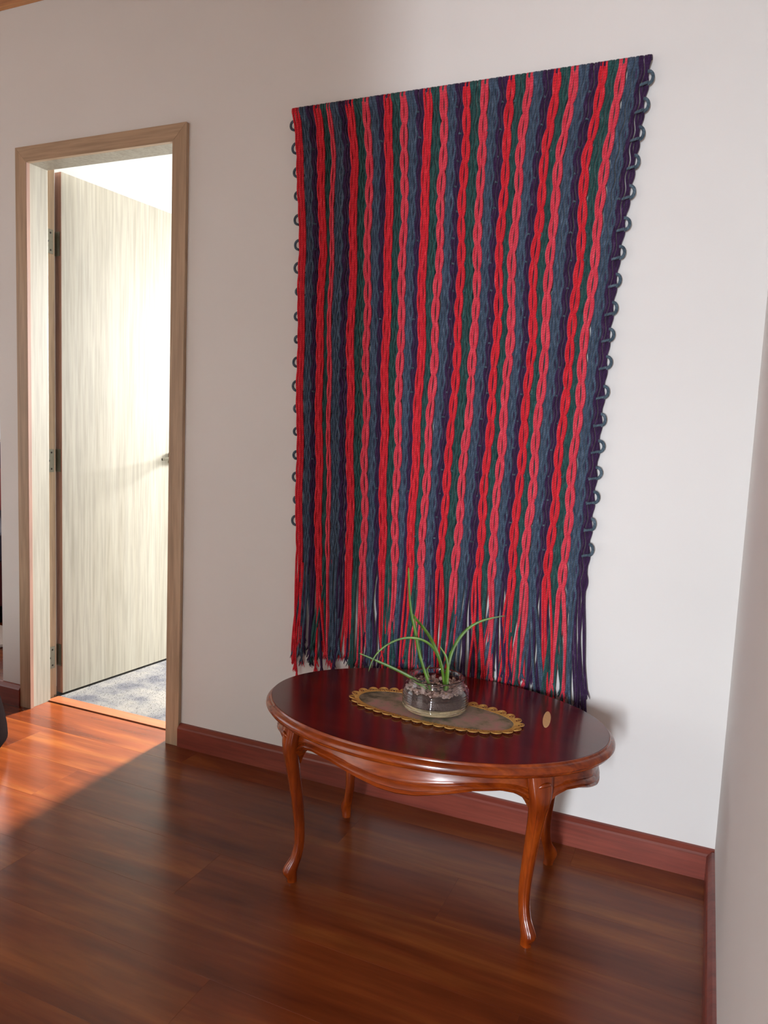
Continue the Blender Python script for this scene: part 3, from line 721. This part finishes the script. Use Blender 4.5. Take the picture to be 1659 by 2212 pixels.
pb = mesh('pebbles', V, Fc, tP.m, JP); pb['kind'] = 'stuff'
# blades (image polylines laid onto planes through the jar)
tB = NT('green_blade'); cb_ = tB.coords((1, 1, 1), 'Object', True); nb = tB.n('ShaderNodeTexNoise', Scale=30.0); tB.l(cb_, nb.inputs['Vector'])
tB.l(tB.ramp(nb.outputs[0], [(.3, srgb(52, 86, 12)), (.6, srgb(84, 126, 22)), (.8, srgb(116, 152, 40))]), tB.b.inputs['Base Color'])
tB.b.inputs['Roughness'].default_value = .4; tB.b.inputs['Subsurface Weight'].default_value = 0.0
BLADES = [
    ([(930, 1488), (917, 1449), (903, 1405), (897, 1362), (888, 1326), (884, 1282), (882.5, 1226)], -.365, -.365, 7.0, .55),
    ([(962, 1486), (955, 1440), (937, 1389), (917, 1358), (893, 1331), (886, 1322)], -.345, -.29, 8.5, .3),
    ([(963, 1489), (967, 1445), (975, 1405), (1000, 1366), (1026, 1346), (1056, 1336), (1092, 1330)], -.355, -.31, 8.0, .1),
    ([(960, 1487), (955, 1436), (938, 1396), (912, 1379), (877, 1375), (845, 1386), (819, 1404), (803, 1425), (796, 1451)], -.35, -.42, 6.0, .1),
    ([(922, 1484), (881, 1459), (845, 1441), (808, 1425), (776, 1411)], -.37, -.40, 7.5, .15),
    ([(962, 1488), (966, 1450), (972, 1424), (972, 1408)], -.34, -.33, 8.0, .1),
    ([(930, 1487), (914, 1440), (906, 1400), (899, 1360), (896, 1340), (898, 1330)], -.362, -.36, 4.0, .2),
    ([(929, 1475), (925, 1458), (922, 1446), (930, 1436)], -.29, -.28, 4.0, .2),
    ([(966, 1486), (968, 1440), (964, 1418), (950, 1396)], -.352, -.345, 6.5, .15)]
for pts, ya, yb, wpx, tipw in BLADES:
    pts = np.array(pts, float); n = len(pts); tt = np.linspace(0, n-1, 30)
    # smooth interpolation
    xs = np.interp(tt, range(n), pts[:, 0]); ys = np.interp(tt, range(n), pts[:, 1])
    for _ in range(6):
        xs[1:-1] = (xs[:-2]+2*xs[1:-1]+xs[2:])/4; ys[1:-1] = (ys[:-2]+2*ys[1:-1]+ys[2:])/4
    Y_ = np.linspace(ya, yb, 30)
    C_ = [on_y(a, b, y) for a, b, y in zip(xs, ys, Y_)]
    C_[0] = C_[0]+Vector((0, 0, -.004))
    bm = bmesh.new(); rows_ = []
    for k in range(30):
        tdir = (C_[min(k+1, 29)]-C_[max(k-1, 0)]).normalized()
        sd = tdir.cross(Vector((0.35, -.9, .25))).normalized(); nr = sd.cross(tdir).normalized()
        u = k/29; wd = wpx/2/860*((.75+.25*math.sin(u*PI))*(1-u)**.35*(1-tipw)+tipw*(.8 if u < .97 else .5))
        rows_.append([bm.verts.new(C_[k]+sd*wd*a+nr*b) for a, b in ((-1, .0), (-.0, -wd*.45), (1, .0), (0, -wd*.45-.0005))])
    for a_, b_ in zip(rows_[:-1], rows_[1:]):
        for q in range(4): bm.faces.new((a_[q], a_[(q+1) % 4], b_[(q+1) % 4], b_[q]))
    bm.faces.new(rows_[0]); bm.faces.new(rows_[-1])
    bm_obj('leaf_blade', bm, tB.m, JP, True, 1.2)

# ------------------------------------------------------------------ dark bean bag at the left edge, hall furniture
DARK = mat_plain('dark_brown_fabric', srgb(20, 15, 15), 1.0, 0, .0)
BB = empty('pouf'); tag(BB, 'dark brown rounded pouf cut off by the left frame edge, in front of the door', 'pouf')
bc = Vector((-2.430, -.455, 0))
bprof = [(0, 0.0), (.20, 0.0), (.238, .008), (.250, .025), (.248, .06), (.240, .11), (.226, .17), (.204, .23), (.172, .29), (.125, .335), (.07, .36), (0, .366)]
lathe('cushion_body', bprof, DARK, BB, 48, bc, 1.2)
for k in range(6):
    a = 2*PI*k/6+.3
    P = [(bc.x+r_*math.cos(a), bc.y+r_*math.sin(a), z+.001) for r_, z in bprof[3:]]
    tubes('seam', [tube_data(P, .0028, 6, 'f')], DARK, BB)
lathe('top_button', [(0, .008), (.015, .006), (.02, 0), (0, -.001)], DARK, BB, 16, bc+Vector((0, 0, .364)))
# bed with a fluffy throw in the hall
BD = empty('day_bed'); tag(BD, 'dark upholstered day bed glimpsed past the wall end at the left edge', 'bed')
box('base', (-4.75, -3.55, .75, 1.55, .10, .34), mat_plain('dark_red_fabric', srgb(84, 26, 34), .8), BD, .02)
box('mattress', (-4.74, -3.56, .76, 1.54, .34, .50), mat_plain('navy_grey_fabric', srgb(66, 62, 84), .8), BD, .04)
box('backrest', (-4.75, -3.55, 1.55, 1.68, .10, .95), mat_plain('navy_fabric', srgb(52, 46, 66), .8), BD, .03)
for x in (-4.68, -3.62):
    for y in (.82, 1.60): box('leg', (x-.025, x+.025, y-.025, y+.025, 0, .10), DARK, BD, .004)
cu = box('cushion', (-4.35, -3.75, 1.38, 1.54, .505, .80), mat_plain('red_cushion_fabric', srgb(150, 50, 56), .8), None, .05); tag(cu, 'red cushion on the day bed at the left edge', 'cushion')
rg = box('rug', (-5.0, -3.2, .12, .72, .001, .020), mat_plain('white_fluffy_pile', srgb(226, 222, 220), .95), None, .008); tag(rg, 'white fluffy rug beside the day bed', 'rug')
for e_, l_ in ((TB, (TC.x, TC.y, 0)), (WH, (-.83, 0, ZT)), (DL, tuple(DC)), (JP, tuple(jc)), (BB, tuple(bc)), (BD, (-4.15, 1.15, 0)), (dr, (HX, HY, 0)), (tr, (-2.1, 0, 0))): at(e_, l_)
